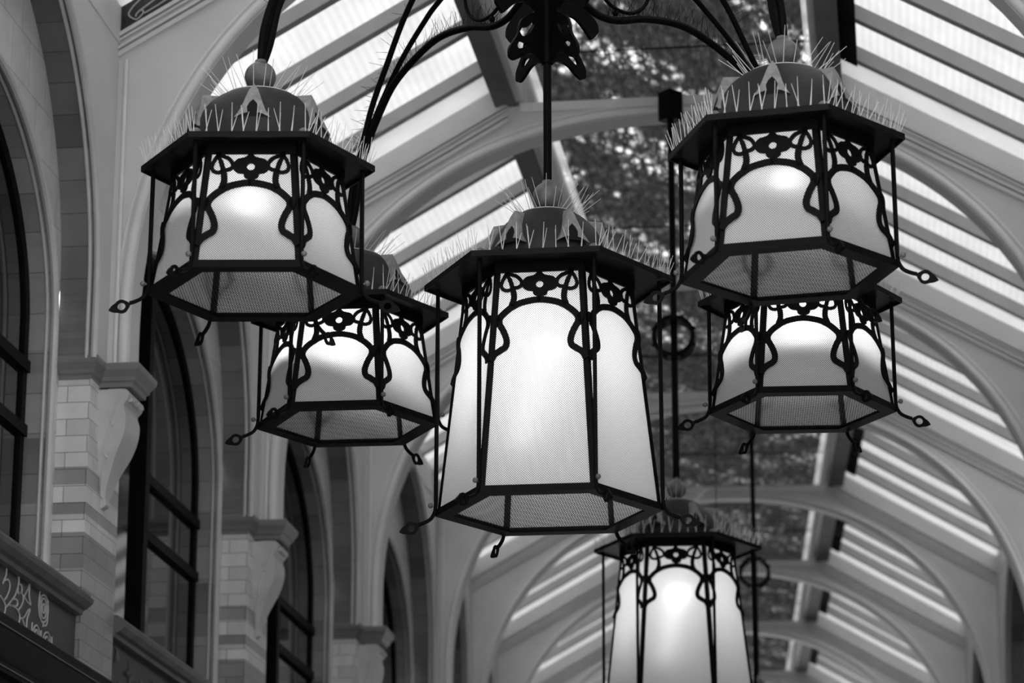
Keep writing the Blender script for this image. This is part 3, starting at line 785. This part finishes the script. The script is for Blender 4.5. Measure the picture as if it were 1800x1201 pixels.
    return face, lin1, tym, lin2, bd1, bd2, wf, gp, cop, pan, fas, fasl
ORN = [[(1.702,1.973),(1.742,1.963),(1.767,1.95),(1.766,1.931),(1.744,1.904),(1.717,1.886)],[(1.76,2.085),(1.757,2.057),(1.737,2.035),(1.725,2.019)],[(1.897,2.09),(1.909,2.069),(1.898,2.039),(1.872,2.007),(1.823,1.974),(1.775,1.947)],[(1.738,2.033),(1.781,2.046),(1.806,2.035),(1.802,2.011),(1.776,1.983),(1.756,1.97)],[(1.818,1.962),(1.886,1.966),(1.932,1.954),(1.939,1.932),(1.92,1.905),(1.885,1.881)],[(1.911,2.056),(1.942,2.057),(1.95,2.036),(1.908,2.023),(1.904,2.05)],[(1.908,2.023),(1.954,2.03),(1.973,2.012),(1.953,1.986),(1.918,1.963)],[(1.979,2.025),(2.021,2.059),(2.041,2.082),(2.04,2.04),(2.065,2.012)],[(1.979,2.025),(2.012,2.015),(2.061,2.009)],[(1.938,1.936),(1.991,1.951),(2.033,1.982),(2.06,1.992),(2.03,1.954),(2.028,1.916),(2.043,1.891)],[(1.968,1.944),(2.003,1.921),(2.04,1.89)],[(1.823,1.974),(1.866,1.994),(1.901,1.994),(1.9,1.975),(1.825,1.963)],[(1.758,1.907),(1.788,1.908),(1.803,1.893),(1.801,1.879)],[(1.931,1.88),(1.974,1.904),(1.991,1.9),(1.99,1.886)],[(2.171,2.08),(2.163,2.026),(2.186,1.988),(2.238,1.969),(2.277,1.986),(2.276,2.067)],[(2.228,1.981),(2.226,1.96)],[(2.094,1.952),(2.092,1.881),(2.106,1.875)],[(2.206,1.944),(2.211,1.879)],[(2.345,1.946),(2.355,1.881)],[(2.283,2.039),(2.28,2.013),(2.261,1.991),(2.233,1.979),(2.203,1.98),(2.18,1.994),(2.168,2.017),(2.172,2.044),(2.19,2.066),(2.218,2.078),(2.248,2.077),(2.272,2.063),(2.283,2.039)],[(2.261,2.035),(2.259,2.016),(2.248,2.0),(2.231,1.992),(2.213,1.993),(2.198,2.004),(2.19,2.022),(2.192,2.041),(2.203,2.057),(2.22,2.065),(2.238,2.064),(2.253,2.053),(2.261,2.035)],[(2.241,2.031),(2.241,2.023),(2.236,2.016),(2.228,2.012),(2.22,2.012),(2.213,2.017),(2.209,2.025),(2.21,2.034),(2.215,2.041),(2.223,2.045),(2.231,2.044),(2.238,2.039),(2.241,2.031)],[(2.2,1.901),(2.198,1.87),(2.184,1.845),(2.161,1.833),(2.137,1.837),(2.116,1.855),(2.105,1.884),(2.106,1.914),(2.12,1.939),(2.143,1.951),(2.168,1.948),(2.188,1.929),(2.2,1.901)],[(2.179,1.897),(2.179,1.875),(2.171,1.857),(2.159,1.849),(2.145,1.852),(2.132,1.866),(2.125,1.887),(2.125,1.91),(2.133,1.927),(2.145,1.935),(2.159,1.932),(2.172,1.918),(2.179,1.897)],[(2.165,1.894),(2.164,1.885),(2.161,1.877),(2.155,1.874),(2.148,1.875),(2.143,1.881),(2.139,1.89),(2.14,1.899),(2.143,1.907),(2.149,1.91),(2.156,1.909),(2.161,1.903),(2.165,1.894)],[(2.333,1.915),(2.33,1.892),(2.315,1.873),(2.291,1.863),(2.266,1.864),(2.246,1.877),(2.236,1.898),(2.239,1.921),(2.254,1.94),(2.277,1.95),(2.303,1.949),(2.323,1.936),(2.333,1.915)],[(2.312,1.911),(2.31,1.897),(2.302,1.885),(2.289,1.879),(2.274,1.88),(2.263,1.888),(2.257,1.901),(2.258,1.916),(2.267,1.928),(2.28,1.934),(2.294,1.933),(2.306,1.925),(2.312,1.911)]]
WM = {-1: wall_meshes(-1), 1: wall_meshes(1)}
def pil_meshes(sx):
    X = (lambda a: a) if sx < 0 else (lambda a: -a)
    def bx(mb, a0, a1, y0, y1, h0, h1):
        x0, x1 = sorted((X(a0), X(a1))); mb.box(x0, x1, y0, y1, h0 + ZC, h1 + ZC)
    mb = MB(); bx(mb, -2.19, -2.035, -.165, .30, -ZC, 3.04); sh = mb.mesh('pilaster', M_pil)
    # capital: stepped flare in plan, pilaster part and bracket part
    mb = MB()
    def flare(a0, a1, y0, y1, prof):
        rings = []
        for off, h in prof:
            x0, x1 = X(a0), X(a1 + off)
            rings.append([(x0, y0 - off, h + ZC), (x1, y0 - off, h + ZC), (x1, y1 + off, h + ZC), (x0, y1 + off, h + ZC)])
        mb.loops(rings)
    pr = [(0, 3.012), (.003, 3.03), (.012, 3.036), (.016, 3.05), (.034, 3.075), (.036, 3.088), (.036, 3.10), (.030, 3.104)]
    flare(-2.2, -2.036, -.165, .30, pr); flare(-2.1, -1.905, -.04, .175, pr); flare(-2.0, -1.93, -.03, .165, [(-.01, 2.985), (.0, 2.99), (.006, 3.002), (0, 3.012)])
    cap = mb.mesh('capital', M_cap)
    # console bracket: S profile swept across its width, with side scrolls
    mb = MB(); pf = [(-2.03, 3.0), (-1.925, 3.0), (-1.918, 2.965), (-1.935, 2.94), (-1.925, 2.90), (-1.927, 2.85), (-1.94, 2.80), (-1.965, 2.74), (-1.99, 2.68), (-2.008, 2.62), (-2.015, 2.58), (-2.012, 2.56), (-2.035, 2.545)]
    pf = crom(pf[:1] + pf[1:], 4)
    def wid(h): return .022 + .072 * min(1, max(0, (h - 2.545) / .22)) + .022 * max(0, (h - 2.7) / .3)
    L_ = [(X(a), .0675 - wid(h), h + ZC) for a, h in pf]; R_ = [(X(a), .0675 + wid(h), h + ZC) for a, h in pf]
    for i in range(len(pf) - 1): mb.quad(L_[i], L_[i + 1], R_[i + 1], R_[i])
    back = lambda p: (X(-2.04), p[1], p[2])
    for Q in (L_, R_):
        for i in range(len(pf) - 1): mb.quad(Q[i], Q[i + 1], back(Q[i + 1]), back(Q[i]))
    con = mb.mesh('console_bracket', M_stone, True)
    mb = MB()
    for sg in (-1, 1):
        y = .0675 + sg * .098
        sp = crom([(-1.945, 2.975), (-1.965, 2.93), (-1.982, 2.88), (-1.975, 2.86), (-1.985, 2.855), (-2.0, 2.80), (-2.01, 2.75), (-2.0, 2.735), (-2.012, 2.725), (-2.025, 2.65), (-2.03, 2.60), (-2.022, 2.585)], 4)
        mb.tube([(X(a), .0675 + sg * (wid(h) + .001), h + ZC) for a, h in sp], .006, 6)
    mb.tube([(X(-1.914), .0675 + .085 * q, 2.968 + .006 * sin(q * 9) + ZC) for q in [i / 8 - 1 for i in range(17)]], .011, 8)
    scr = mb.mesh('bracket_scroll', M_stone, True)
    return sh, cap, con, scr
PM = {-1: pil_meshes(-1), 1: pil_meshes(1)}
wn = 0
for sx in (-1, 1):
    side = 'left' if sx < 0 else 'right'
    for k in range(-2, 9):
        F = bframe(k)
        full = (k >= -2) if sx < 0 else (k >= 1)
        face, lin1, tym, lin2, bd1, bd2, wf, gp, cop, pan, fas, fasl = WM[sx]
        if not full:
            x = -2.02 * -sx; mb = MB(); x0, x1 = sorted((sx * 2.02, sx * 2.12)); mb.box(x0, x1, 0, BL, 0, 4.66 + ZC)
            o = struct(mb.build('wall_' + side, M_spandrel, None, M=F), 'plain stretch of %s wall out of sight behind the camera' % side, 'wall', 'plain wall stretches'); continue
        o = struct(link('wall_' + side, face, None, F), None, 'wall')
        nm = ['in front of the first bracket', 'between the first and second brackets', 'between the second and third brackets', 'beyond the third bracket'] if sx < 0 else []
        if sx < 0 and -1 <= k <= 2: o['label'] = 'tiled left wall bay with arched window ' + nm[k + 1]
        else: o['label'] = 'shadowed arched wall bay far along the arcade on the %s' % side; o['group'] = 'arched wall bays on the ' + side
        for nme, me in (('outer_arch_lining', lin1), ('tympanum', tym), ('window_arch_lining', lin2), ('arch_roll', bd1), ('window_roll', bd2)): link(nme, me, o)
        c = link('shop_cornice', fas, o); link('cornice_line', fasl, c)
        wn += 1
        w = struct(link('window_%d' % wn, wf, None, F), None, 'window'); link('window_pane', gp, w)
        if sx < 0 and -1 <= k <= 2: w['label'] = 'dark timber arched window ' + nm[k + 1]
        else: w['label'] = 'dark arched window far along the arcade on the %s' % side; w['group'] = 'far arched windows on the ' + side
        b = link('balcony_panel', pan, None, F); link('sill_coping', cop, b)
        struct(b, None, 'panel')
        if sx < 0 and k == -1: b['label'] = 'dark panel with pale curling line ornament at the bottom left corner'
        elif sx < 0 and k == 0: b['label'] = 'dark relief panel under the sill right of the first pilaster'
        else: b['label'] = 'dark panel under a far window sill on the %s' % side; b['group'] = 'far sill panels on the ' + side
        if sx < 0 and k == -1:
            mb = MB(); X = -2.054
            def ln(pts, r=.0038, n=4): mb.tube([(X, u, h + ZC) for u, h in crom(pts, n)], r, 6)
            # branching scales and buds of the raised line ornament
            for pts in ORN: ln(pts)
            mb.build('line_ornament', M_line, b, True)
        if sx < 0 and k == 0:
            mb = MB(); rn = random.Random(2)
            for i in range(26):
                u = .42 + 2.1 * i / 25; h = 1.9 + .12 * rn.random(); a = rn.uniform(0, 6.3)
                mb.tube([(-2.054, u + .05 * t * cos(a + t * 2.6), h + ZC + .06 * t * sin(a + t * 2.6)) for t in [j / 9 for j in range(10)]], [.014 - .012 * j / 9 for j in range(10)], 6)
            mb.build('relief_ornament', M_cop, b, True)
        if k > -2:
            sh, cap, con, scr = PM[sx]
            p = struct(link('pilaster', sh, None, F), None, 'pilaster')
            link('capital', cap, p); cb = link('console_bracket', con, p); link('bracket_scroll', scr, cb)
            if sx < 0 and 0 <= k <= 2: p['label'] = 'banded tile pilaster with scrolled bracket, ' + ['largest and nearest, at the far left', 'second from the left, below the back left lantern', 'third from the left, at the bottom edge'][k]
            else: p['label'] = 'banded tile pilaster hidden far along the %s wall' % side; p['group'] = 'far pilasters on the ' + side
# scroll panel in the gable above the nearest rib on the left
mb = MB()
mb.loops([[(a, -.003, hr(a) - .080 + ZC), (a, .006, hr(a) - .080 + ZC), (a, .006, hr(a) + .034 + ZC), (a, -.003, hr(a) + .034 + ZC)] for a in (-2.04, -.86)])
gp_ = mb.build('gable_panel', M_relief, None, M=T((X0, S0 - .004, 0))); struct(gp_, 'dark panel with pale scroll lines above the sloping moulding, top left', 'panel')
mb = MB()
def sl(pts, r=.0035): mb.tube([(a, -.004, hr(a) + d + ZC) for a, d in crom(pts, 6)], r, 6)
for q in (0, .42, .84):
    sl([(-1.97 + q, -.045), (-1.985 + q, -.015), (-1.955 + q, .012), (-1.89 + q, .028)])
    sl([(-1.97 + q, -.045), (-1.95 + q, -.062), (-1.925 + q, -.052), (-1.93 + q, -.034), (-1.95 + q, -.036), (-1.955 + q, -.048)])
    sl([(-1.945 + q, -.032), (-1.86 + q, -.018), (-1.76 + q, -.004), (-1.68 + q, .026)]); sl([(-1.92 + q, -.055), (-1.84 + q, -.052), (-1.76 + q, -.036), (-1.70 + q, .0), (-1.66 + q, .027)])
mb.build('scroll_lines', M_line, gp_, True)
# beam that carries the chandelier, floor and end walls
mb = MB(); mb.box(-.80, .80, -.05, .05, 5.32 + ZC, 5.42 + ZC); struct(mb.build('trim_1', M_dark, None, M=T((X0 - .03, 0, 0))), 'dark beam across the ridge carrying the chandelier rod, above the picture', 'beam')
mb = MB(); mb.box(-4.5, 2.3, -12.3, 27.6, -.05, 0); struct(mb.build('floor', M_floor), 'arcade floor far below the lanterns', 'floor')

# ------------------------------------------------------------------ daylight
w = bpy.data.worlds.new('overcast'); S.world = w; w.use_nodes = True
nt = w.node_tree; nt.nodes.clear(); out = nt.nodes.new('ShaderNodeOutputWorld'); bg = nt.nodes.new('ShaderNodeBackground')
tc = nt.nodes.new('ShaderNodeTexCoord'); nz = noise(nt, tc.outputs['Generated'], 2.2, 3)
c = ramp(nt, nz, [(.3, .92), (.7, 1.0)])
# overcast sky: the zenith three times as bright as the horizon
sp = N(nt, 'ShaderNodeSeparateXYZ'); nt.links.new(tc.outputs['Generated'], sp.inputs[0])
el = mathn(nt, 'MULTIPLY_ADD', mathn(nt, 'MAXIMUM', sp.outputs[2], 0), .667, .333)
nt.links.new(c, bg.inputs[0]); nt.links.new(mathn(nt, 'MULTIPLY', el, SKYL), bg.inputs[1])
nt.links.new(bg.outputs[0], out.inputs[0])

# ------------------------------------------------------------------ camera
cam = bpy.data.cameras.new('camera'); co = bpy.data.objects.new('camera', cam); COL.objects.link(co)
cam.sensor_width = 36; cam.lens = 5133 / 1800 * 36; cam.clip_start = .1; cam.clip_end = 200
co.location = (1.0411, -8.7824, ZC)
th, ps = radians(16.158), radians(PSI)
fwd = Vector((-sin(ps) * cos(th), cos(ps) * cos(th), sin(th)))
co.rotation_euler = fwd.to_track_quat('-Z', 'Y').to_euler()
cam.dof.use_dof = True; cam.dof.focus_distance = 9.35; cam.dof.aperture_fstop = 4.0
S.camera = co
vs = S.view_settings; S.display_settings.display_device = 'sRGB'
vs.view_transform = 'Standard'; vs.look = 'None'; vs.exposure = 0.0; vs.gamma = 1.0; vs.use_curve_mapping = False
S.cycles.use_denoising = True
S.cycles.max_bounces = 10; S.cycles.diffuse_bounces = 5; S.cycles.transparent_max_bounces = 12; S.cycles.transmission_bounces = 6
S.cycles.sample_clamp_indirect = 4.0; S.cycles.caustics_refractive = False; S.cycles.caustics_reflective = False
